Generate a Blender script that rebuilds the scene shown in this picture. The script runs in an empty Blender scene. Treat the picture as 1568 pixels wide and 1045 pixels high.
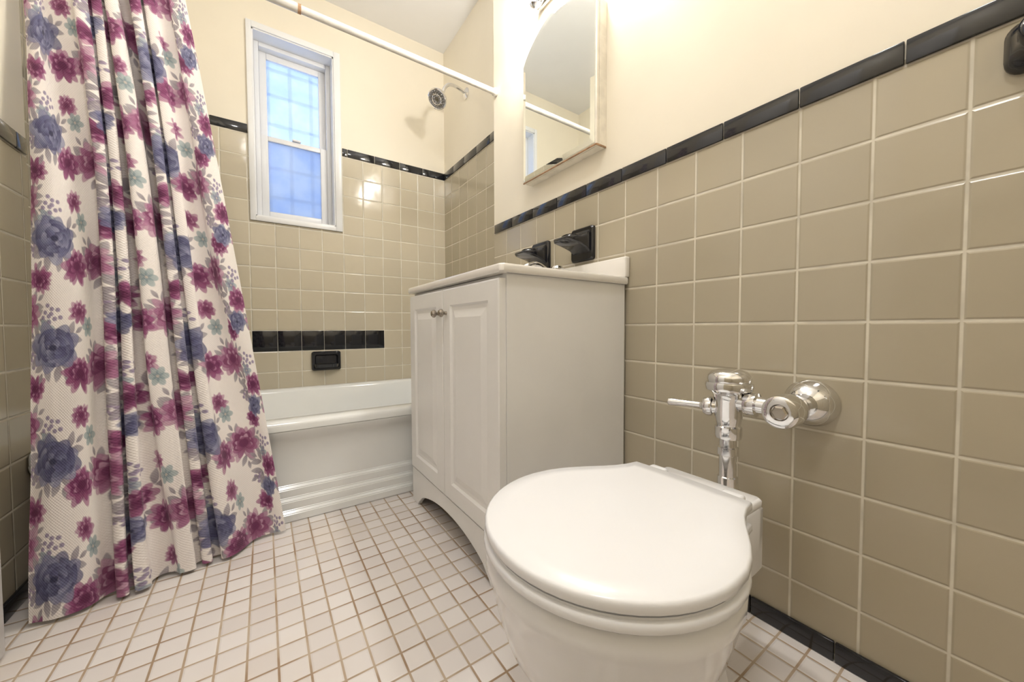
import bpy, bmesh, math, random
import numpy as np
from mathutils import Vector, Matrix
random.seed(3)
scene=bpy.context.scene
try:
    scene.view_settings.view_transform='Standard'
    scene.view_settings.look='None'
    scene.view_settings.exposure=0.0
except Exception: pass
P=0.1095
W=0.919; F=2.278; E=1.010; JOG=1.50; XL=-0.50; YB=-0.75; CZ=2.46
TB=1.107; TT=1.147      # low trim
AB=1.6385; AT=1.682     # alcove trim

# ---------------------------------------------------------------- materials
def new_mat(name):
    m=bpy.data.materials.new(name); m.use_nodes=True
    nt=m.node_tree; b=nt.nodes['Principled BSDF']
    return m,nt,b
def math_n(nt,op,a,b=None,clamp=False):
    n=nt.nodes.new('ShaderNodeMath'); n.operation=op; n.use_clamp=clamp
    for i,x in enumerate((a,b)):
        if x is None: continue
        if isinstance(x,(int,float)): n.inputs[i].default_value=x
        else: nt.links.new(x,n.inputs[i])
    return n.outputs[0]
def mixc(nt,f,a,b):
    n=nt.nodes.new('ShaderNodeMix'); n.data_type='RGBA'
    for s,x in ((n.inputs[0],f),(n.inputs[6],a),(n.inputs[7],b)):
        if isinstance(x,(int,float)): s.default_value=x
        elif isinstance(x,tuple): s.default_value=(*x,1) if len(x)==3 else x
        else: nt.links.new(x,s)
    return n.outputs[2]
def smooth(nt,v,a,b,lo=0.,hi=1.):
    n=nt.nodes.new('ShaderNodeMapRange'); n.interpolation_type='SMOOTHSTEP'
    nt.links.new(v,n.inputs[0]); n.inputs[1].default_value=a; n.inputs[2].default_value=b
    n.inputs[3].default_value=lo; n.inputs[4].default_value=hi
    return n.outputs[0]
def noise(nt,scale,detail=3,vec=None):
    n=nt.nodes.new('ShaderNodeTexNoise'); n.inputs['Scale'].default_value=scale; n.inputs['Detail'].default_value=detail
    if vec is not None: nt.links.new(vec,n.inputs['Vector'])
    return n.outputs[0]
def pos(nt):
    g=nt.nodes.new('ShaderNodeNewGeometry'); s=nt.nodes.new('ShaderNodeSeparateXYZ')
    nt.links.new(g.outputs['Position'],s.inputs[0]); return g.outputs['Position'],s.outputs
def bump(nt,b,h,strength,dist):
    n=nt.nodes.new('ShaderNodeBump'); n.inputs['Strength'].default_value=strength; n.inputs['Distance'].default_value=dist
    nt.links.new(h,n.inputs['Height']); nt.links.new(n.outputs[0],b.inputs['Normal'])
def pm(name,col,rough=.4,metal=0.,coat=0.,var=.06,vs=8.,bmp=0.,bs=60.):
    m,nt,b=new_mat(name); p,_=pos(nt)
    dark=tuple(c*(1-var) for c in col)
    f=smooth(nt,noise(nt,vs,4,p),.35,.65)
    nt.links.new(mixc(nt,f,dark,col),b.inputs['Base Color'])
    b.inputs['Roughness'].default_value=rough; b.inputs['Metallic'].default_value=metal
    b.inputs['Coat Weight'].default_value=coat; b.inputs['Coat Roughness'].default_value=.08
    if bmp: bump(nt,b,noise(nt,bs,3,p),bmp,.002)
    return m
def tiles(nt,u,v,pu,pv,u0,v0,g,soft=.0012):
    su=math_n(nt,'DIVIDE',math_n(nt,'SUBTRACT',u,u0),pu); sv=math_n(nt,'DIVIDE',math_n(nt,'SUBTRACT',v,v0),pv)
    def ed(s,p):
        f=math_n(nt,'FRACT',s)
        return math_n(nt,'MULTIPLY',math_n(nt,'SUBTRACT',.5,math_n(nt,'ABSOLUTE',math_n(nt,'SUBTRACT',f,.5))),p)
    d=math_n(nt,'MINIMUM',ed(su,pu),ed(sv,pv))
    mask=smooth(nt,d,g*.5-.0002,g*.5+soft)
    h=smooth(nt,d,g*.5-.0004,g*.5+.004)
    c=nt.nodes.new('ShaderNodeCombineXYZ'); nt.links.new(math_n(nt,'FLOOR',su),c.inputs[0]); nt.links.new(math_n(nt,'FLOOR',sv),c.inputs[1])
    w=nt.nodes.new('ShaderNodeTexWhiteNoise'); w.noise_dimensions='3D'; nt.links.new(c.outputs[0],w.inputs[0])
    return mask,h,w.outputs[0]
PAINT=(.90,.835,.70)
def wall_mat(name,axis,u0,v0,zt,tile=(.475,.422,.318),grout=(.76,.71,.59),paint=PAINT):
    m,nt,b=new_mat(name); p,s=pos(nt)
    u=s[0] if axis=='x' else s[1]
    mask,h,r=tiles(nt,u,s[2],P,P,u0,v0,.0026,.0016)
    t1=tuple(c*.95 for c in tile); t2=tuple(min(1,c*1.05) for c in tile)
    tc=mixc(nt,r,t1,t2)
    tc=mixc(nt,math_n(nt,'MULTIPLY',smooth(nt,noise(nt,1.6,3,p),.4,.65),.22),tc,(tile[0]*.95,tile[1]*.9,tile[2]*.80))
    gc=mixc(nt,smooth(nt,noise(nt,14,4,p),.35,.7),grout,tuple(c*.80 for c in grout))
    tc=mixc(nt,mask,gc,tc)
    pn=mixc(nt,smooth(nt,noise(nt,3,4,p),.35,.7),paint,tuple(c*.97 for c in paint))
    up=math_n(nt,'GREATER_THAN',s[2],zt)
    nt.links.new(mixc(nt,up,tc,pn),b.inputs['Base Color'])
    rt=math_n(nt,'ADD',math_n(nt,'MULTIPLY',math_n(nt,'SUBTRACT',1.,mask),.5),.12)
    rr=math_n(nt,'ADD',math_n(nt,'MULTIPLY',rt,math_n(nt,'SUBTRACT',1.,up)),math_n(nt,'MULTIPLY',up,.38))
    nt.links.new(rr,b.inputs['Roughness'])
    wv=math_n(nt,'MULTIPLY',noise(nt,11,2,p),.9)
    ht=math_n(nt,'MULTIPLY',math_n(nt,'ADD',h,wv),math_n(nt,'SUBTRACT',1.,up))
    hp=math_n(nt,'MULTIPLY',math_n(nt,'MULTIPLY',noise(nt,12,5,p),.9),up)
    bump(nt,b,math_n(nt,'ADD',ht,hp),.6,.0022)
    return m
def floor_mat():
    m,nt,b=new_mat('floor_mosaic_tile'); p,s=pos(nt)
    mask,h,r=tiles(nt,s[0],s[1],.0515,.0515,.01,.0,.0034,.0012)
    t=mixc(nt,r,(.76,.71,.685),(.86,.82,.80))
    t=mixc(nt,math_n(nt,'MULTIPLY',smooth(nt,noise(nt,2.2,4,p),.48,.70),.32),t,(.78,.65,.50))
    g=mixc(nt,smooth(nt,noise(nt,7,4,p),.35,.65),(.36,.245,.155),(.56,.46,.35))
    nt.links.new(mixc(nt,mask,g,t),b.inputs['Base Color'])
    nt.links.new(math_n(nt,'ADD',math_n(nt,'MULTIPLY',math_n(nt,'SUBTRACT',1.,mask),.45),.27),b.inputs['Roughness'])
    bump(nt,b,h,.6,.0015)
    return m
M_black=pm('black_glazed_ceramic',(.012,.013,.018),.10,0,.3,.3,20,.15,25)
M_porc=pm('white_porcelain',(.87,.87,.885),.10,0,.5,.02,4)
M_tub=pm('tub_enamel',(.89,.905,.895),.14,0,.4,.03,4)
M_seat=pm('seat_plastic',(.885,.89,.915),.20,0,.1,.02,4)
M_van=pm('painted_cabinet',(.88,.87,.85),.34,0,0,.03,6,.10,90)
M_top=pm('cultured_marble',(.90,.87,.82),.15,0,.3,.04,5)
M_chrome=pm('chrome',(.82,.82,.83),.08,1,0,.08,30)
M_nick=pm('knob_nickel',(.42,.38,.33),.25,1,0,.15,60)
M_win=pm('window_vinyl',(.90,.91,.925),.3,0,0,.03,6)
M_trimw=pm('white_gloss_paint',(.84,.83,.82),.3,0,0,.03,5,.1,40)
M_rod=pm('rod_enamel',(.84,.81,.76),.25,0,.2,.12,25)
M_rust=pm('rust_stain',(.50,.30,.17),.7,0,0,.4,60,.4,90)
M_cab=pm('cabinet_aged_paint',(.89,.83,.71),.4,0,0,.12,25,.3,60)
M_ceil=pm('ceiling_paint',(.93,.925,.92),.6,0,0,.02,4,.1,30)
M_dark=pm('sprayface_grey',(.32,.32,.33),.3,.8)
M_grille=pm('grille_white_iron',(.90,.93,1.),.5)
def mirror_mat():
    m,nt,b=new_mat('mirror_glass'); b.inputs['Metallic'].default_value=1; p,_=pos(nt)
    nt.links.new(mixc(nt,noise(nt,5,2,p),(.88,.92,.92),(.92,.95,.94)),b.inputs['Base Color'])
    b.inputs['Roughness'].default_value=.015; return m
M_mirror=mirror_mat()
def pane_mat(name,tint,k):
    m=bpy.data.materials.new(name); m.use_nodes=True; nt=m.node_tree
    out=nt.nodes['Material Output']; nt.nodes.remove(nt.nodes['Principled BSDF'])
    tr=nt.nodes.new('ShaderNodeBsdfTransparent'); tr.inputs[0].default_value=(*tint,1)
    tl=nt.nodes.new('ShaderNodeBsdfTranslucent'); p,_=pos(nt)
    nt.links.new(mixc(nt,smooth(nt,noise(nt,7,3,p),.35,.65),(.74,.83,1.),(.95,.97,1.)),tl.inputs[0])
    mx=nt.nodes.new('ShaderNodeMixShader'); mx.inputs[0].default_value=k
    nt.links.new(tr.outputs[0],mx.inputs[1]); nt.links.new(tl.outputs[0],mx.inputs[2])
    gl=nt.nodes.new('ShaderNodeBsdfGlossy'); gl.inputs['Roughness'].default_value=.25
    m2=nt.nodes.new('ShaderNodeMixShader'); m2.inputs[0].default_value=.04
    nt.links.new(mx.outputs[0],m2.inputs[1]); nt.links.new(gl.outputs[0],m2.inputs[2])
    nt.links.new(m2.outputs[0],out.inputs[0]); return m
def bulb_fill_mat(strength,col):
    m,nt,b=new_mat('frosted_bulb_and_fill'); b.inputs['Base Color'].default_value=(1,1,1,1)  # shared by the wall lamp bulbs and the added fill dome
    b.inputs['Emission Color'].default_value=(*col,1); b.inputs['Emission Strength'].default_value=strength
    return m

# ---------------------------------------------------------------- geometry helpers
def mk(name,bm,mat,parent=None,smooth_=False,auto=None):
    me=bpy.data.meshes.new(name); bmesh.ops.recalc_face_normals(bm,faces=bm.faces); bm.to_mesh(me); bm.free()
    ob=bpy.data.objects.new(name,me); scene.collection.objects.link(ob)
    if mat: me.materials.append(mat)
    if smooth_ or auto:
        for f in me.polygons: f.use_smooth=True
        if auto:
            a=math.radians(auto); b2=bmesh.new(); b2.from_mesh(me)
            for e in b2.edges:
                if len(e.link_faces)==2 and e.calc_face_angle(0)>a: e.smooth=False
            b2.to_mesh(me); b2.free()
    if parent: ob.parent=parent
    return ob
def empty(name):
    e=bpy.data.objects.new(name,None); e.empty_display_size=.05; scene.collection.objects.link(e); return e
def add_box(bm,a,b,bev=0,seg=2):
    a=Vector(a);b=Vector(b); c=(a+b)/2; d=b-a
    r=bmesh.ops.create_cube(bm,size=1,matrix=Matrix.Translation(c)@Matrix.Diagonal((*[abs(x) for x in d],1)))
    if bev:
        es=list({e for v in r['verts'] for e in v.link_edges})
        bmesh.ops.bevel(bm,geom=es,offset=bev,segments=seg,profile=.5,affect='EDGES')
def box(name,a,b,mat,parent=None,bev=0,seg=2):
    bm=bmesh.new(); add_box(bm,a,b,bev,seg); return mk(name,bm,mat,parent,auto=35 if bev else None)
def boxes(name,lst,mat,parent=None,bev=0):
    bm=bmesh.new()
    for a,b in lst: add_box(bm,a,b,bev)
    return mk(name,bm,mat,parent,auto=35 if bev else None)
def loft(bm,rings,cap0=True,cap1=True):
    vs=[[bm.verts.new(p) for p in r] for r in rings]; n=len(rings[0])
    for i in range(len(vs)-1):
        for j in range(n):
            bm.faces.new((vs[i][j],vs[i][(j+1)%n],vs[i+1][(j+1)%n],vs[i+1][j]))
    if cap0: bm.faces.new(vs[0])
    if cap1: bm.faces.new(vs[-1])
def frame_of(d):
    d=d.normalized(); h=Vector((0,0,1)) if abs(d.z)<.9 else Vector((1,0,0))
    a=d.cross(h).normalized(); return a,d.cross(a).normalized()
def lathe(name,o,d,prof,mat,parent=None,n=40,auto=35):
    o=Vector(o); d=Vector(d).normalized(); a,b=frame_of(d); bm=bmesh.new()
    rings=[[o+d*t+(a*math.cos(2*math.pi*k/n)+b*math.sin(2*math.pi*k/n))*max(r,1e-4) for k in range(n)] for t,r in prof]
    loft(bm,rings); return mk(name,bm,mat,parent,auto=auto)
def tube(name,pts,rad,mat,parent=None,n=20):
    pts=[Vector(p) for p in pts]; bm=bmesh.new(); rings=[]
    if not isinstance(rad,(list,tuple)): rad=[rad]*len(pts)
    for i,p in enumerate(pts):
        d=(pts[min(i+1,len(pts)-1)]-pts[max(i-1,0)]).normalized()
        if i==0: a,b=frame_of(d)
        else:
            a=(a-d*a.dot(d)).normalized(); b=d.cross(a)
        rings.append([p+(a*math.cos(2*math.pi*k/n)+b*math.sin(2*math.pi*k/n))*rad[i] for k in range(n)])
    loft(bm,rings); return mk(name,bm,mat,parent,auto=50)
def bez(p0,p1,p2,p3,n=12):
    p0,p1,p2,p3=map(Vector,(p0,p1,p2,p3))
    return [p0*(1-t)**3+p1*3*t*(1-t)**2+p2*3*t*t*(1-t)+p3*t**3 for t in [i/n for i in range(n+1)]]

# ---------------------------------------------------------------- room shell
box('floor',(XL-.15,YB-.15,-.1),(E+.3,F+.25,0),floor_mat())
box('ceiling',(XL-.15,YB-.15,CZ),(E+.3,F+.25,CZ+.1),M_ceil)
box('wall_right',(W,YB,0),(E+.2,JOG,CZ),wall_mat('tile_right','y',.1875,.778,TB+.01))
box('wall_alcove_end',(E,JOG,0),(E+.2,F,CZ),wall_mat('tile_end','y',F,.6502,AB+.01,tile=(.50,.45,.34)))
OX0,OX1,OZ0,OZ1=-.022,.348,1.235,2.165
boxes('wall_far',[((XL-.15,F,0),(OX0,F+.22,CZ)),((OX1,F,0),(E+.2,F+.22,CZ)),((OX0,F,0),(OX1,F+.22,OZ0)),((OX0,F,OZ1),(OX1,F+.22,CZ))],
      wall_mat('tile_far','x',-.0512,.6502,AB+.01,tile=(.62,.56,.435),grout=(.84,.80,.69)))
box('wall_left',(XL-.15,YB,0),(XL,JOG,CZ),wall_mat('tile_left','y',.05,.778,TB+.01))
box('wall_alcove_left',(XL-.15,JOG,0),(XL,F,CZ),wall_mat('tile_left_alcove','y',F,.6502,AB+.01))
box('wall_back',(XL-.15,YB-.15,0),(E+.2,YB,CZ),wall_mat('tile_back','x',0,.778,TB+.01))

def strip(name,axis,s,e,fixed,out,z0,z1,pitch,start,thick=.006,mat=M_black):
    bm=bmesh.new(); k=math.floor((s-start)/pitch)
    while start+k*pitch<e:
        a=max(s,start+k*pitch)+.001; b=min(e,start+(k+1)*pitch)-.001; k+=1
        if b-a<.01: continue
        f0=fixed; f1=fixed+out*thick
        lo,hi=min(f0,f1),max(f0,f1)
        if axis=='x': add_box(bm,(a,lo,z0),(b,hi,z1),.0018)
        else: add_box(bm,(lo,a,z0),(hi,b,z1),.0018)
    return mk(name,bm,mat,None,auto=35)
strip('trim_1','y',YB+.01,JOG,W,-1,TB,TT,.149,.15)
strip('trim_2','y',JOG+.01,F-.008,E,-1,AB,AT,.149,F-.149*6)
strip('trim_3','x',XL+.001,-.047,F,-1,AB,AT,.149,-.047-.149*5,.004)
strip('trim_4','x',.386,E-.001,F,-1,AB,AT,.149,E-.149*6,.004)
strip('trim_5','y',YB+.01,JOG-.01,XL,1,TB,TT,.149,.1)
strip('trim_6','x',-.0512,-.0512+6*P,F,-1,.6502-P+.0015,.6502-.0015,P,-.0512,.002)
strip('baseboard_right','y',YB+.01,.71,W,-1,.0005,.040,.149,.22,.008)
strip('baseboard_left','y',YB+.01,1.42,XL,1,.0005,.040,.149,.1,.008)

# ---------------------------------------------------------------- window
win=empty('window_1')
y0=F-.012
boxes('casing',[((-.045,y0,1.21),(OX0,F-.0005,2.195)),((OX1,y0,1.21),(.382,F-.0005,2.195)),((OX0,y0,OZ1),(OX1,F-.0005,2.195)),((OX0,y0,1.21),(OX1,F-.0005,OZ0))],M_win,win,.002)
yr=F+.20
boxes('jamb_lining',[((OX0,F-.004,OZ0),(OX0+.006,yr,OZ1)),((OX1-.006,F-.004,OZ0),(OX1,yr,OZ1)),((OX0,F-.004,OZ1-.006),(OX1,yr,OZ1)),((OX0,F-.004,OZ0),(OX1,yr,OZ0+.006))],M_win,win)
def frm(name,x0,x1,z0,z1,ya,yb,wl,wr,wb,wt,bev=.003):
    return boxes(name,[((x0,ya,z0),(x0+wl,yb,z1)),((x1-wr,ya,z0),(x1,yb,z1)),((x0+wl,ya,z0),(x1-wr,yb,z0+wb)),((x0+wl,ya,z1-wt),(x1-wr,yb,z1))],M_win,win,bev)
frm('window_frame',OX0+.006,OX1-.006,OZ0+.006,OZ1-.006,F+.075,F+.16,.022,.022,.018,.022)
MZ=1.675
frm('lower_sash',.006,.32,OZ0+.024,MZ+.012,F+.082,F+.11,.033,.033,.03,.026)
frm('upper_sash',.006,.32,MZ-.008,OZ1-.028,F+.115,F+.143,.033,.033,.022,.033)
box('lower_pane',(.035,F+.094,OZ0+.05),(.29,F+.097,MZ-.005),pane_mat('screened_glass',(.50,.53,.59),.5),win)
box('upper_pane',(.035,F+.127,MZ+.01),(.29,F+.130,OZ1-.055),pane_mat('clear_glass',(.93,.96,1.),.5),win)
box('sash_latch',(.15,F+.070,MZ+.013),(.19,F+.09,MZ+.022),M_win,win,.002)
bm=bmesh.new()
for x in (.045,.15,.255): add_box(bm,(x-.009,F+.185,1.25),(x+.009,F+.197,2.15))
for z in (1.40,1.56,1.80,1.96,2.10): add_box(bm,(-.01,F+.185,z-.008),(.34,F+.197,z+.008))
mk('security_grille',bm,M_grille,win)

# ---------------------------------------------------------------- bathtub
def rrect(x0,x1,y0,y1,r,z,n=8):
    pts=[]
    for cx,cy,a0 in ((x1-r,y1-r,0),(x0+r,y1-r,90),(x0+r,y0+r,180),(x1-r,y0+r,270)):
        for k in range(n+1):
            a=math.radians(a0+90*k/n); pts.append(Vector((cx+r*math.cos(a),cy+r*math.sin(a),z)))
    return pts
tub=empty('bathtub')
TX0,TX1,TY0,TY1=XL+.003,W-.004,1.43,F-.003; TZ=.345
bm=bmesh.new()
R=[rrect(TX0,TX1,TY0,TY1,.004,TZ-.03),rrect(TX0,TX1,TY0,TY1,.004,TZ-.014),rrect(TX0,TX1,TY0+.003,TY1,.004,TZ-.005),rrect(TX0,TX1,TY0+.010,TY1,.004,TZ)]
ix0,ix1,iy0,iy1=TX0+.09,TX1-.07,TY0+.085,TY1-.045
R+= [rrect(ix0-.01,ix1+.01,iy0-.01,iy1+.01,.10,TZ),rrect(ix0,ix1,iy0,iy1,.10,TZ-.004),rrect(ix0+.008,ix1-.008,iy0+.008,iy1-.008,.10,TZ-.016)]
R+= [rrect(ix0+.06,ix1-.025,iy0+.035,iy1-.03,.11,.12),rrect(ix0+.09,ix1-.04,iy0+.055,iy1-.05,.12,.07),rrect(ix0+.15,ix1-.09,iy0+.10,iy1-.09,.12,.045)]
loft(bm,R,cap0=False,cap1=True)
mk('basin',bm,M_tub,tub,auto=50)
prof=[(1.452,TZ-.03),(1.430,TZ-.03),(1.434,TZ-.045),(1.446,TZ-.06),(1.457,TZ-.08),(1.460,.2),(1.458,.118),(1.449,.107),(1.449,.078),(1.440,.067),(1.440,.038),(1.431,.028),(1.431,.001),(1.48,.001)]
bm=bmesh.new(); a=[bm.verts.new((TX0,y,z)) for y,z in prof]; b=[bm.verts.new((TX1,y,z)) for y,z in prof]
for i in range(len(prof)-1): bm.faces.new((a[i],a[i+1],b[i+1],b[i]))
bmesh.ops.bevel(bm,geom=[e for e in bm.edges if abs((e.verts[0].co-e.verts[1].co).x)>1 and len(e.link_faces)==2],offset=.0025,segments=2,affect='EDGES')
mk('apron',bm,M_tub,tub,auto=30)
box('end_ledge',(W-.003,JOG+.004,.20),(E-.002,F-.003,TZ-.001),M_tub,tub,.003)
lathe('drain',(TX1-.25,1.86,.046),(0,0,1),[(0,.03),(.003,.03),(.004,.02)],M_chrome,tub)
# wall soap dish (shower)
sd=empty('soap_dish')
sx0,sx1,sz0,sz1=.212,.359,.428,.534
bm=bmesh.new()
def rr(x0,x1,z0,z1,y,r=.012): return [Vector((p.x,y,p.y)) for p in rrect(x0,x1,z0,z1,r,0,5)]
loft(bm,[rr(sx0,sx1,sz0,sz1,F+.0005),rr(sx0,sx1,sz0,sz1,F-.012),rr(sx0+.004,sx1-.004,sz0+.004,sz1-.004,F-.018),rr(sx0+.016,sx1-.016,sz0+.03,sz1-.018,F-.018,.01),rr(sx0+.022,sx1-.022,sz0+.034,sz1-.024,F-.004,.008)])
mk('body',bm,M_black,sd,auto=40)
bm=bmesh.new(); tr=[]
for t in range(9):
    x=sx0+.01+(sx1-sx0-.02)*t/8; k=math.sin(math.pi*t/8)**.5 if 0<t<8 else 0
    tr.append([Vector((x,F-.016,sz0+.012)),Vector((x,F-.020-.03*k,sz0+.018)),Vector((x,F-.022-.035*k,sz0+.036)),Vector((x,F-.018-.028*k,sz0+.036)),Vector((x,F-.016,sz0+.026))])
loft(bm,tr); mk('tray_lip',bm,M_black,sd,auto=50)

# ---------------------------------------------------------------- shower rod + curtain
RY,RZ=1.475,1.757
rod=empty('shower_rod')
tube('outer_tube',[(-.5+.004,RY,RZ),(.12,RY,RZ)],.0145,M_rod,rod,24)
tube('inner_tube',[(.11,RY,RZ),(W-.012,RY,RZ)],.0125,M_rod,rod,24)
tube('joint_rust',[(.118,RY,RZ),(.128,RY,RZ)],.0149,M_rust,rod,24)
lathe('end_cup',(W-.001,RY,RZ),(-1,0,0),[(0,.018),(.012,.018),(.016,.014),(.02,.0127)],M_rod,rod)
lathe('end_cup_b',(XL+.001,RY,RZ),(1,0,0),[(0,.021),(.012,.021),(.016,.016)],M_rod,rod)

# fabric artwork rasterised to a per-vertex colour attribute of the cloth
LS,LV=.90,1.72; DX=.0015
NS,NV=int(LS/DX),int(LV/DX)
img=np.ones((NV,NS,3))*np.array([.88,.825,.79])
rng=np.random.default_rng(5)
def patch(cx,cy,R):
    i0=max(0,int((cy-R)/DX)); i1=min(NV,int((cy+R)/DX)+1); j0=max(0,int((cx-R)/DX)); j1=min(NS,int((cx+R)/DX)+1)
    if i1<=i0 or j1<=j0: return None
    yy,xx=np.mgrid[i0:i1,j0:j1]*DX
    return (slice(i0,i1),slice(j0,j1)),xx-cx,yy-cy
def blend(sl,al,col):
    al=np.clip(al,0,1)[...,None]; img[sl]=img[sl]*(1-al)+np.asarray(col)*al
def ell(cx,cy,a,b,ang,col,col2=None,op=.95,point=0.):
    q=patch(cx,cy,max(a,b)*1.1)
    if q is None: return
    sl,x,y=q; c,s=math.cos(ang),math.sin(ang); u=(x*c+y*s)/a; v=(-x*s+y*c)/b
    w=v/np.maximum(.15,1-point*np.abs(u)**1.5) if point else v
    d=np.sqrt(u*u+w*w); al=np.clip((1-d)*min(a,b)/DX*.8,0,1)*op
    if col2 is not None:
        t=np.clip((u+1)/2,0,1)[...,None]; cc=np.array(col)*(1-t)+np.array(col2)*t
        rim=np.clip((d-.72)*3,0,1)[...,None]*.30; cc=cc*(1-rim)
    else: cc=np.array(col)
    blend(sl,al,cc)
def rose(cx,cy,R,dark,mid,light):
    for k in range(9):
        a=rng.uniform(0,.5)+2*math.pi*k/9; t=rng.uniform(0,1); q=rng.uniform(.75,1.1)
        base=np.array(mid)*(1-t)+np.array(light)*t
        ell(cx+R*.66*q*math.cos(a),cy+R*.52*q*math.sin(a),R*.42,R*.30,a,np.array(dark)*.9,base,.85,.2)
    for rad,n in ((.60,6),(.46,6),(.33,5),(.20,4)):
        o=rng.uniform(0,6)
        for k in range(n):
            a=o+2*math.pi*k/n+rng.uniform(-.3,.3); t=rng.uniform(0,1)
            base=np.array(light)*t+np.array(mid)*(1-t)
            ell(cx+R*rad*math.cos(a),cy+R*rad*.78*math.sin(a),R*rad*.85,R*.19,a+math.pi/2,np.array(dark),base,.85,.3)
            ell(cx+R*(rad-.10)*math.cos(a),cy+R*(rad-.10)*.78*math.sin(a),R*rad*.7,R*.055,a+math.pi/2,np.array(dark)*.7,None,.75,.3)
    ell(cx,cy,R*.14,R*.10,0,np.array(dark)*.6)
def peony(cx,cy,R,dark,mid,light,up=-1):
    for lay,(n,rr_,cc,wd) in enumerate(((10,1.,light,.23),(9,.84,mid,.21),(7,.66,dark,.20),(6,.54,light,.14),(5,.44,dark,.18))):
        for k in range(n):
            a=-math.pi/2+(k/(n-1)-.5)*math.pi*(1.7 if lay<2 else 1.2)+rng.uniform(-.15,.15)
            if up>0: a=-a
            rj=rr_*rng.uniform(.85,1.08); d=R*rj*.50; t=rng.uniform(0,.6); c1=np.array(cc)*(1-t)+np.array(mid)*t
            ell(cx+d*math.cos(a),cy+d*math.sin(a)*.85,R*rj*.48,R*wd*rng.uniform(.8,1.2),a,np.array(dark)*.85,c1,.85,.16)
    ell(cx,cy-up*-.05*R,R*.26,R*.2,0,np.array(dark)*.8,None,.85)
def leaf(cx,cy,L,ang,col,col2): ell(cx+L/2*math.cos(ang),cy+L/2*math.sin(ang),L/2,L*.22,ang,col,col2,.88,.5)
PL=((.13,.014,.075),(.31,.07,.20),(.60,.31,.46)); PL2=((.18,.03,.105),(.39,.14,.27),(.66,.42,.54))
BL=((.045,.045,.12),(.13,.13,.26),(.37,.38,.53)); GR=((.20,.17,.20),(.42,.38,.415)); TE=((.15,.22,.25),(.38,.47,.48))
def berries(cx,cy,s,col):
    for k in range(10):
        a=k*2.4; r=s*math.sqrt(k/9.)
        ell(cx+r*math.cos(a),cy+r*math.sin(a),.0068,.0062,0,col,tuple(min(1,c*1.8) for c in col),.9)
def sprig(x,y,ang,n,col,col2,L):
    for k in range(n):
        for s in (-1,1):
            px,py=x+k*L*.5*math.cos(ang),y+k*L*.5*math.sin(ang); leaf(px,py,L*(1-.12*k),ang+s*.65,col,col2)
    leaf(x+n*L*.5*math.cos(ang),y+n*L*.5*math.sin(ang),L*.7,ang,col,col2)
def cell(x,y,j):
    J=lambda s:rng.uniform(-s,s); r=math.radians
    bx,by=x+.165,y+.05
    for a in (205,160,-35,70,115): sprig(x+.045*math.cos(r(a)),y+.04*math.sin(r(a)),r(a+J(12)),1,GR[0],GR[1],.046)
    for a in (190,235,330,20,80): sprig(bx+.038*math.cos(r(a)),by+.033*math.sin(r(a)),r(a+J(12)),1,GR[0],GR[1],.042)
    berries(x-.005,y-.080,.025,(.20,.16,.25)); berries(bx+.04,by+.110,.020,(.20,.15,.24))
    for cx_,cy_,R,c1,c2 in ((bx-.055,by-.10,.019,TE[0],TE[1]),(bx+.080,by+.035,.017,BL[1],TE[1])):
        for k in range(6): ell(cx_+R*.75*math.cos(k*1.047),cy_+R*.75*math.sin(k*1.047),R*.75,R*.5,k*1.047,c1,c2,.8)
        ell(cx_,cy_,R*.25,R*.25,0,(.5,.45,.4))
    peony(x+.080+J(.008),y+.168+J(.01),.040,*PL2); peony(bx+.05+J(.01),by-.082+J(.01),.044,*PL,up=1)
    peony(bx,by,.068,*PL2); peony(x+.072,y+.066,.058,*PL)
    if j%2==0: rose(x,y,.068,*BL)
    else: peony(x,y,.050,*PL); rose(x-.02,y+.065,.042,*BL)
HU,VU=.265,.262
for j in range(-1,5):
    for i in range(-1,8):
        cell(.075+j*HU,.06+i*VU+(VU*.5 if j%2 else 0),j)
# fold phase : (fraction of cloth, phase in turns)
fk=np.array([0,.09,.25,.34,.44,.54,.62,.72,.86,1.0]); pk=np.array([.15,.5,1.0,2.0,3.0,3.7,4.6,5.5,6.1,6.7])
fs=np.linspace(0,1,NS); vs=np.linspace(0,1,NV)
ph=np.interp(fs,fk,pk); ker=np.hanning(61); ker/=ker.sum(); ph=np.convolve(np.pad(ph,30,mode='edge'),ker,'valid')
FS,VV=np.meshgrid(fs,vs); PH=np.tile(ph,(NV,1))
ztop=1.715; Z=ztop*(1-VV)+.010*VV
xl=-.486+.044*np.sin(np.pi/2*np.clip(VV*1.7,0,1))
xr=-.185+(.045+.185)*VV**.95
yb=np.interp(FS,[0,.35,.7,1],[1.245,1.265,1.315,1.375]); q=(Z/ztop)
yc=yb+(RY-yb)*np.clip(q,0,1)**1.25
fold=np.interp(PH,[0,1,1.6,2.2,3,3.6,4.2,5,5.8,6.4,7],[.5,.8,1.15,.7,1.2,.75,1.2,.8,.8,.6,.5])
A=(.020+.010*np.sin(np.pi*np.clip(VV*1.1,0,1)))*fold*np.interp(FS,[0,.08,.9,1],[.4,.8,.9,.3])
A=A*(1+.35*np.sin(5*VV+1.7*PH))
PHv=PH+.20*np.sin(2.4*VV+2.3*PH)+.08*np.sin(7*VV+5*FS)
X=xl+(xr-xl)*FS+.007*np.sin(4*np.pi*PHv)*np.interp(FS,[0,.1,.9,1],[0,1,1,0])
Yc=yc+A*np.cos(2*np.pi*PHv)+.007*np.sin(9*VV+4*PH)*VV+.002*np.sin(31*VV+9*PH)
lim=1.416+.055*np.clip((Z-.42)/.5,0,1)+.03*(Z>1.5)
Yc=np.where(Yc>lim-.01,lim-.01+.01*np.tanh((Yc-lim+.01)/.01),Yc)
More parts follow.
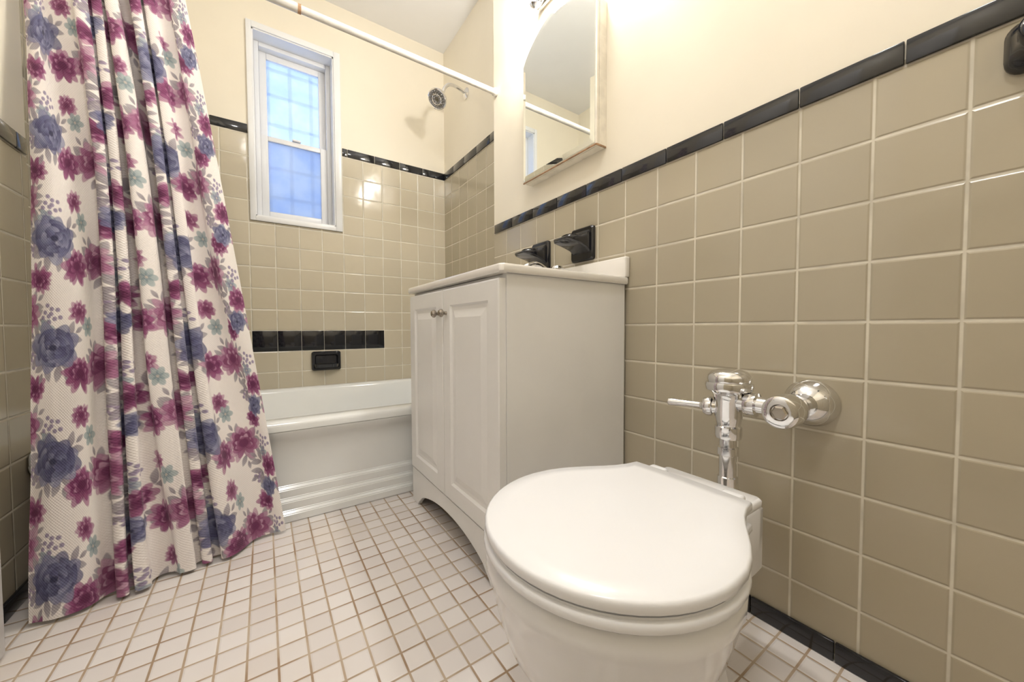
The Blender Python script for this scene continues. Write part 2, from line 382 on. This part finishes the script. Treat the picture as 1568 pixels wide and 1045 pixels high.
co=np.stack([X,Yc,Z],-1).reshape(-1,3).astype(np.float32)
idx=np.arange(NS*NV).reshape(NV,NS)
quads=np.stack([idx[:-1,:-1],idx[:-1,1:],idx[1:,1:],idx[1:,:-1]],-1).reshape(-1,4)
me=bpy.data.meshes.new('shower_curtain'); me.vertices.add(len(co)); me.vertices.foreach_set('co',co.ravel())
me.loops.add(quads.size); me.loops.foreach_set('vertex_index',quads.ravel().astype(np.int32))
me.polygons.add(len(quads)); me.polygons.foreach_set('loop_start',np.arange(0,quads.size,4,dtype=np.int32))
me.polygons.foreach_set('use_smooth',np.ones(len(quads),dtype=bool))
me.update(calc_edges=True); me.validate()
ca=me.color_attributes.new('print','FLOAT_COLOR','POINT')
cc=np.concatenate([img.reshape(-1,3),np.ones((NS*NV,1))],1).astype(np.float32); ca.data.foreach_set('color',cc.ravel())
ua=me.attributes.new('cloth','FLOAT_VECTOR','POINT')
uv=np.stack([FS*LS,VV*LV,np.zeros_like(FS)],-1).reshape(-1,3).astype(np.float32); ua.data.foreach_set('vector',uv.ravel())
m,nt,b=new_mat('floral_fabric')
at=nt.nodes.new('ShaderNodeAttribute'); at.attribute_name='print'; nt.links.new(at.outputs['Color'],b.inputs['Base Color'])
b.inputs['Roughness'].default_value=.8; b.inputs['Sheen Weight'].default_value=.15
au=nt.nodes.new('ShaderNodeAttribute'); au.attribute_name='cloth'; sp=nt.nodes.new('ShaderNodeSeparateXYZ'); nt.links.new(au.outputs['Vector'],sp.inputs[0])
wv=math_n(nt,'MULTIPLY',math_n(nt,'SINE',math_n(nt,'MULTIPLY',sp.outputs[0],900.)),math_n(nt,'SINE',math_n(nt,'MULTIPLY',sp.outputs[1],900.)))
bump(nt,b,wv,.5,.0008)
me.materials.append(m)
cur=bpy.data.objects.new('cloth',me); scene.collection.objects.link(cur)
ce=empty('shower_curtain'); cur.parent=ce
for k in range(7):
    x=-.46+k*.045
    bm=bmesh.new(); rings=[]
    for a in range(20):
        t=2*math.pi*a/20; c=Vector((x,RY+.022*math.sin(t),RZ-.006+.024*math.cos(t))); rd=Vector((0,math.sin(t),math.cos(t)))
        rings.append([c+(rd*math.cos(s)+Vector((1,0,0))*math.sin(s))*.0022 for s in [i*math.pi/3 for i in range(6)]])
    rings.append(rings[0]); loft(bm,rings,False,False); mk('ring_%d'%k,bm,M_chrome,ce,smooth_=True)

# ---------------------------------------------------------------- shower head
sh=empty('shower_head')
lathe('escutcheon',(E-.0005,1.955,2.035),(-1,0,0),[(0,.032),(.004,.032),(.012,.022),(.016,.012)],M_chrome,sh)
tube('arm',bez((E-.002,1.955,2.035),(E-.09,1.955,2.066),(E-.130,1.955,2.062),(E-.152,1.952,1.980),14),.0095,M_chrome,sh)
hd=Vector((-.58,-.36,-.73)).normalized(); ho=Vector((E-.154,1.952,1.974))
lathe('ball_joint',ho,hd,[(-.012,.006),(-.006,.014),(.006,.017),(.018,.014),(.022,.012)],M_chrome,sh)
lathe('bell',ho,hd,[(.018,.013),(.026,.02),(.038,.038),(.052,.049),(.068,.054),(.074,.053),(.076,.048),(.073,.045)],M_chrome,sh)
lathe('face_plate',ho+hd*.0720,hd,[(0,.046),(.002,.046),(.003,.037),(.001,.035),(.001,.027),(.004,.025),(.004,.013),(.001,.011),(.002,.004),(.002,.0005)],M_dark,sh)
bm=bmesh.new(); fa,fb=frame_of(hd)
for rr_,n in ((.041,18),(.031,14),(.018,9)):
    for k in range(n):
        t=2*math.pi*k/n; c=ho+hd*.0750+(fa*math.cos(t)+fb*math.sin(t))*rr_
        bmesh.ops.create_icosphere(bm,subdivisions=1,radius=.0026,matrix=Matrix.Translation(c))
mk('nozzles',bm,M_chrome,sh,smooth_=True)
lathe('face_ring',ho+hd*.0740,hd,[(0,.028),(.003,.0275),(.004,.0255),(.003,.0235),(0,.023)],M_chrome,sh)

# ---------------------------------------------------------------- medicine cabinet
mc=empty('medicine_cabinet')
MY0,MY1,MZ0=.812,1.200,1.237; MX=.872
def arch(inset,x,n=24,drop=0):
    y0_,y1_,zb=MY0+inset,MY1-inset,MZ0+inset; zs=1.690-inset*.6; pk_=1.790-inset
    pts=[Vector((x,y0_,zb)),Vector((x,y1_,zb)),Vector((x,y1_,zs))]
    for k in range(1,n):
        t=k/n; y=y1_+(y0_-y1_)*t; s=math.sin(math.pi*t); z=zs+(pk_-zs)*(s**.75)
        pts.append(Vector((x,y,z)))
    pts.append(Vector((x,y0_,zs))); return pts
bm=bmesh.new(); loft(bm,[arch(.0,W-.0005),arch(.0,MX+.014)]); mk('cabinet_box',bm,M_cab,mc)
bm=bmesh.new(); loft(bm,[arch(.001,MX+.0135),arch(.0,MX+.011),arch(.0,MX+.003),arch(.003,MX)],cap1=True); mk('door_backing',bm,M_cab,mc,auto=30)
bm=bmesh.new(); loft(bm,[arch(.005,MX-.0003),arch(.005,MX-.002),arch(.022,MX-.0045)],cap0=True,cap1=True); mk('mirror',bm,M_mirror,mc)
boxes('rust_edge',[((MX+.002,MY0-.001,MZ0-.002),(W-.001,MY0+.004,MZ0+.003)),((MX-.001,MY0,MZ0-.002),(MX+.004,MY1,MZ0+.002))],M_rust,mc,.001)

# ---------------------------------------------------------------- wall lamp
wl=empty('wall_lamp')
box('backplate',(W-.028,.80,1.885),(W-.0005,1.15,1.965),M_chrome,wl,.012,4)
MB=bulb_fill_mat(200,(1.,.96,.90))
for i,yy in enumerate((.87,1.08)):
    lathe('socket_%d'%i,(W-.025,yy,1.925),(-1,0,0),[(0,.026),(.004,.028),(.02,.026),(.03,.02)],M_chrome,wl)
    lathe('bulb_%d'%i,(W-.052,yy,1.925),(-1,0,0),[(0,.014),(.01,.022),(.022,.033),(.036,.039),(.05,.040),(.064,.036),(.076,.024),(.082,.010),(.083,.001)],MB,wl,n=24,auto=60)
lathe('end_finial',(W-.04,1.125,1.905),(0,.25,-1),[(0,.012),(.008,.018),(.018,.022),(.026,.016),(.032,.004)],M_chrome,wl)

# ---------------------------------------------------------------- vanity
va=empty('bathroom_vanity')
VX,VY0,VY1,VZ=.480,.728,1.366,.790
bm=bmesh.new()
add_box(bm,(VX,VY0,.001),(W-.01,VY0+.016,VZ)); add_box(bm,(VX,VY1-.016,.001),(W-.01,VY1,VZ))
add_box(bm,(VX+.001,VY0+.016,.13),(W-.01,VY1-.016,.146)); add_box(bm,(W-.018,VY0+.016,.001),(W-.011,VY1-.016,VZ-.001))
add_box(bm,(VX+.001,VY0+.016,VZ-.04),(VX+.016,VY1-.016,VZ-.001))
mk('carcass',bm,M_van,va)
bm=bmesh.new(); yA,yB=VY0,VY1; n=24; zt_=.128
def rail(x):
    pts=[(yA,zt_),(yA,.001),(yA+.055,.001),(yA+.062,.012)]
    for k in range(n+1):
        t=k/n; y=yA+.075+(yB-yA-.15)*t; pts.append((y,.022+.058*math.sin(math.pi*t)**.6))
    pts+=[(yB-.062,.012),(yB-.055,.001),(yB,.001),(yB,zt_)]
    return [Vector((x,y,z)) for y,z in pts]
loft(bm,[rail(VX-.016),rail(VX-.0005)]); mk('toe_rail',bm,M_van,va)
def door(name,y0_,y1_,z0_,z1_):
    bm=bmesh.new(); x1,x0_=VX-.0008,VX-.019
    vv=[bm.verts.new(p) for p in ((x0_,y0_,z0_),(x0_,y1_,z0_),(x0_,y1_,z1_),(x0_,y0_,z1_))]
    ww=[bm.verts.new(p) for p in ((x1,y0_,z0_),(x1,y1_,z0_),(x1,y1_,z1_),(x1,y0_,z1_))]
    fr=bm.faces.new(vv); bm.faces.new(ww[::-1])
    for i in range(4): bm.faces.new((vv[i],vv[(i+1)%4],ww[(i+1)%4],ww[i]))
    bmesh.ops.recalc_face_normals(bm,faces=bm.faces)
    for th,dx in ((.004,-.002),(.046,0),(.006,.006),(.010,0),(.022,-.006)):
        bmesh.ops.inset_region(bm,faces=[fr],thickness=th,use_even_offset=True)
        for v in fr.verts: v.co.x+=dx
    mk(name,bm,M_van,va)
ym=1.058
door('door_near',VY0+.003,ym-.0015,.134,VZ-.012); door('door_far',ym+.0015,VY1-.003,.134,VZ-.012)
for i,yy in enumerate((ym-.028,ym+.028)):
    lathe('knob_%d'%i,(VX-.020,yy,.705),(-1,0,0),[(0,.006),(.008,.005),(.012,.008),(.016,.0125),(.021,.0125),(.026,.008),(.0275,.001)],M_nick,va,24)
bm=bmesh.new(); cx,cy=.675,1.05; tx0,tx1,ty0,ty1=.456,W-.001,.716,1.380
def elr(a,b,z,n=8):
    pts=[]
    for q0 in range(4):
        for k in range(n+1):
            t=math.radians(q0*90+90*k/n*(.98)+.9); pts.append(Vector((cx+a*math.cos(t),cy+b*math.sin(t),z)))
    return pts
def rc(i,z,r=.012): return rrect(tx0+i,tx1-max(0,i*.2),ty0+i,ty1-i,r,z)
loft(bm,[elr(.14,.20,.7901),rc(.003,.7905),rc(0,.794),rc(0,.807),rc(.002,.811),rc(.007,.8125),elr(.165,.225,.8125),elr(.155,.215,.806),elr(.135,.19,.765),elr(.10,.14,.72),elr(.03,.04,.70)],cap0=False)
mk('countertop',bm,M_top,va,auto=45)
box('backsplash',(W-.020,.716,.812),(W-.0008,1.380,.874),M_top,va,.004,3)
lathe('basin_drain',(cx,cy,.7005),(0,0,1),[(0,.022),(.003,.022),(.004,.014)],M_chrome,va)
fa_=empty('sink_faucet')
bm=bmesh.new(); cyf=1.05
loft(bm,[rrect(.842,.892,cyf-.085,cyf+.085,.024,.8128),rrect(.842,.892,cyf-.085,cyf+.085,.024,.828),rrect(.848,.886,cyf-.079,cyf+.079,.018,.834)]); mk('base',bm,M_chrome,fa_,auto=40)
tube('spout',bez((.872,cyf,.83),(.862,cyf,.90),(.80,cyf,.90),(.755,cyf,.862),14),[.016]*5+[.014]*5+[.012]*5,M_chrome,fa_)
for s in (-1,1):
    lathe('handle_%s'%('near' if s<0 else 'far'),(.866,cyf+s*.062,.832),(0,0,1),[(0,.012),(.012,.011),(.016,.018),(.022,.023),(.038,.024),(.046,.018),(.048,.004)],M_chrome,fa_,16)

# black ceramic wall fittings above the sink
def ceramic_dish(y0_,z0_,nm,proj):
    e=empty(nm); y1_=y0_+.104; z1_=z0_+.115
    bm=bmesh.new()
    def rq(x,i,r=.01): return [Vector((x,p.x,p.y)) for p in rrect(y0_+i,y1_-i,z0_+i,z1_-i,r,0,5)]
    loft(bm,[rq(W-.0006,0),rq(W-.010,0),rq(W-.015,.004)]); mk('wall_plate',bm,M_black,e,auto=40)
    bm=bmesh.new(); rings=[]
    for x,zt,zb,iy in ((W-.013,z1_-.012,z0_+.025,.010),(W-.03,z1_-.030,z0_+.038,.008),(W-.055,z1_-.040,z0_+.046,.006),(W-proj+.012,z1_-.043,z0_+.055,.010),(W-proj,z1_-.049,z0_+.060,.022)):
        r=min(.008,(zt-zb)*.4); rings.append([Vector((x,p.x,p.y)) for p in rrect(y0_+iy,y1_-iy,zb,zt,r,0,4)])
    loft(bm,rings); mk('tray',bm,M_black,e,auto=60)
    lathe('cup_rim',(W-.058,(y0_+y1_)/2,z1_-.046),(0,0,1),[(0,.034),(.009,.035),(.011,.032),(.009,.028),(.003,.027)],M_black,e)
    return e
ceramic_dish(.856,.888,'toothbrush_holder',.112)
ceramic_dish(1.085,.882,'tumbler_holder',.112)

# ---------------------------------------------------------------- toilet
to=empty('toilet'); TY=.362
def outl(cx_,rf,ry,xb,hb,z,nf=28,ns=8,nb=6,cyy=TY):
    pts=[]
    for k in range(nf+1):
        t=math.pi/2+math.pi*k/nf; pts.append(Vector((cx_+rf*math.cos(t),cyy+ry*math.sin(t),z)))
    P0,P1=(cx_,-ry,0),(cx_+(xb-cx_)*.45,-ry,0); P2,P3=(cx_+(xb-cx_)*.62,-hb-.004,0),(xb,-hb,0)
    B=bez(P0,P1,P2,P3,ns)
    for k in range(1,ns+1): pts.append(Vector((B[k].x,cyy+B[k].y,z)))
    for k in range(1,nb): pts.append(Vector((xb+.004*math.sin(math.pi*k/nb),cyy-hb+2*hb*k/nb,z)))
    for k in range(ns,0,-1): pts.append(Vector((B[k].x,cyy-B[k].y,z)))
    return pts
bm=bmesh.new(); C=.415
rows=[(.001,.46,.120,.105,.66,.075),(.02,.46,.118,.103,.66,.072),(.04,.46,.105,.090,.66,.062),(.08,.46,.103,.082,.65,.058),(.12,.455,.110,.082,.65,.052),(.16,.44,.130,.100,.65,.048),
 (.19,.43,.148,.123,.65,.046),(.22,.42,.156,.146,.65,.044),(.25,C,.161,.160,.65,.044),(.29,C,.170,.171,.655,.046),(.315,C,.176,.177,.66,.052),(.322,C,.179,.180,.665,.058),(.340,C,.179,.180,.67,.065),(.346,C,.174,.175,.67,.065)]
loft(bm,[outl(c_,rf,ry,xb,hb,z) for z,c_,rf,ry,xb,hb in rows]); mk('bowl',bm,M_porc,to,auto=50)
bm=bmesh.new(); loft(bm,[outl(.70,.10,.042,.845,.040,z) for z in (.16,.2,.285)]+[outl(.70,.09,.034,.835,.030,.295)]); mk('spud_boss',bm,M_porc,to,auto=50)
bm=bmesh.new()
loft(bm,[rrect(.63,.672,TY-.050,TY+.050,.012,.322),rrect(.62,.690,TY-.070,TY+.070,.012,.333),rrect(.62,.706,TY-.087,TY+.087,.010,.343),rrect(.62,.712,TY-.092,TY+.092,.010,.349),rrect(.62,.712,TY-.092,TY+.092,.010,.358),rrect(.623,.708,TY-.088,TY+.088,.008,.362)])
mk('back_ledge',bm,M_porc,to,auto=50)
def slab(name,z0_,z1_,o,mat,dome=0,xb=.628,hb=.108):
    bm=bmesh.new(); f=lambda i,z:outl(C,.180+o-i,.181+o-i,xb-i*.5,hb-i*.6,z)
    rings=[f(.012,z0_),f(.003,z0_+.001),f(0,z0_+.004),f(0,z1_-.005),f(.0012,z1_-.002),f(.004,z1_)]
    base=rings[-1]; cc_=Vector((.43,TY,0))
    for s_,d in ((.85,.35),(.65,.7),(.4,.92),(.15,1)):
        rings.append([Vector((cc_.x+(p.x-cc_.x)*s_,cc_.y+(p.y-cc_.y)*s_,z1_+dome*d)) for p in base])
    loft(bm,rings); return mk(name,bm,mat,to,auto=60)
slab('seat',.3625,.3660,-.004,M_seat,xb=.600,hb=.11)
slab('seat_ring',.349,.3635,.0015,M_seat,xb=.600,hb=.12)
slab('lid',.3680,.3845,0,M_seat,.0025)
for s in (-1,1):
    box('hinge_%s'%('near' if s<0 else 'far'),(.632,TY+s*.07-.018,.3625),(.656,TY+s*.07+.018,.380),M_seat,to,.005,3)

# ---------------------------------------------------------------- flush valve
fv=empty('flush_valve'); px_,py_=.800,.372
lathe('tailpiece',(px_,py_,.296),(0,0,1),[(0,.026),(.012,.028),(.020,.028),(.022,.019),(.05,.019),(.052,.0165),(.095,.0165),(.097,.020),(.112,.020),(.114,.0165),(.130,.0165),(.132,.024),(.138,.0255),(.156,.0255),(.160,.021)],M_chrome,fv)
lathe('valve_body',(px_,py_,.445),(0,0,1),[(0,.020),(.01,.022),(.03,.026),(.060,.026),(.074,.030),(.080,.036),(.084,.043),(.094,.045),(.100,.043),(.101,.040),(.106,.041),(.114,.040),(.122,.033),(.126,.022),(.127,.001)],M_chrome,fv)
lathe('supply_arm',(px_,py_-.02,.505),(0,-1,0),[(0,.016),(.012,.016),(.014,.022),(.020,.0235),(.034,.0235),(.036,.017),(.062,.017),(.064,.021),(.075,.021),(.08,.015)],M_chrome,fv)
sy=.268
lathe('stop_body',(W-.02,sy,.505),(-1,0,0),[(0,.019),(.05,.019),(.066,.022),(.080,.028),(.106,.031),(.128,.031),(.136,.029),(.139,.024),(.139,.015),(.136,.013),(.136,.001)],M_chrome,fv)
lathe('stop_screw_cap',(W-.155,sy,.505),(-1,0,0),[(0,.013),(.004,.013),(.006,.010),(.006,.001)],M_nick,fv,6)
lathe('wall_flange',(W-.0006,sy,.505),(-1,0,0),[(0,.047),(.003,.047),(.008,.044),(.022,.040),(.034,.030),(.040,.022)],M_chrome,fv)
hd2=Vector((-.25,1,-.02)).normalized()
lathe('handle_hub',(px_-.004,py_+.018,.490),hd2,[(0,.014),(.010,.016),(.012,.021),(.020,.022),(.028,.018),(.032,.010),(.036,.008)],M_chrome,fv)
lathe('handle_lever',(px_-.012,py_+.052,.4895),hd2,[(0,.0065),(.03,.007),(.062,.009),(.068,.008),(.071,.002)],M_chrome,fv)

# ---------------------------------------------------------------- black fixture on right wall (towel bar)
tb=empty('towel_bar')
for i,yy in enumerate((.012,-.48)):
    bm=bmesh.new()
    def rq(x,i_,r): return [Vector((x,p.x,p.y)) for p in rrect(yy-.036+i_,yy+.036-i_,1.025+i_,1.097-i_,r,0,6)]
    loft(bm,[rq(W-.0006,0,.02),rq(W-.010,0,.02),rq(W-.018,.006,.018),rq(W-.035,.014,.02),rq(W-.06,.013,.022),rq(W-.068,.020,.015)]); mk('post_%d'%i,bm,M_black,tb,auto=60)
tube('bar',[(W-.05,.0,1.061),(W-.05,-.475,1.061)],.009,M_chrome,tb)

# ---------------------------------------------------------------- open door against left wall
dr=empty('door_1')
box('slab',(XL+.022,.36,.008),(XL+.058,1.16,2.0),M_trimw,dr,.003)
lathe('door_knob',(XL+.058,1.01,.95),(1,0,0),[(0,.026),(.006,.026),(.008,.010),(.02,.010),(.028,.024),(.042,.026),(.05,.018),(.052,.002)],M_nick,dr)
lathe('door_stop',(XL+.0005,1.0,.3),(1,0,0),[(0,.012),(.0225,.010)],M_nick,dr)

# ---------------------------------------------------------------- added fill light on the ceiling, out of frame
cl=empty('fill_light')
lathe('fill_pan',(.05,.15,CZ-.001),(0,0,-1),[(0,.16),(.02,.16),(.025,.15)],M_trimw,cl)
lathe('fill_dome',(.05,.15,CZ-.026),(0,0,-1),[(0,.148),(.02,.14),(.045,.11),(.062,.06),(.068,.001)],bulb_fill_mat(43,(1,.985,.98)),cl,auto=60)  # invented emitter that lifts the room's overall brightness

# world seen only through the window
w=bpy.data.worlds.new('sky'); scene.world=w; w.use_nodes=True
bg=w.node_tree.nodes['Background']; bg.inputs[0].default_value=(.54,.70,1.,1); bg.inputs[1].default_value=2.1

# ---------------------------------------------------------------- camera
yaw,pitch,roll,H,f=.5969,.0337,-.0026,.6572,558.26
fwd=Vector((math.sin(yaw)*math.cos(pitch),math.cos(yaw)*math.cos(pitch),-math.sin(pitch)))
rt=Vector((math.cos(yaw),-math.sin(yaw),0)); up=rt.cross(fwd)
r2=rt*math.cos(roll)+up*math.sin(roll); u2=-rt*math.sin(roll)+up*math.cos(roll)
cd=bpy.data.cameras.new('camera'); cam=bpy.data.objects.new('camera',cd); scene.collection.objects.link(cam)
cd.sensor_width=36; cd.lens=f/1568*36; cd.clip_start=.01
mw=Matrix((( r2.x,u2.x,-fwd.x,0),(r2.y,u2.y,-fwd.y,0),(r2.z,u2.z,-fwd.z,H),(0,0,0,1)))
cam.matrix_world=mw
scene.camera=cam
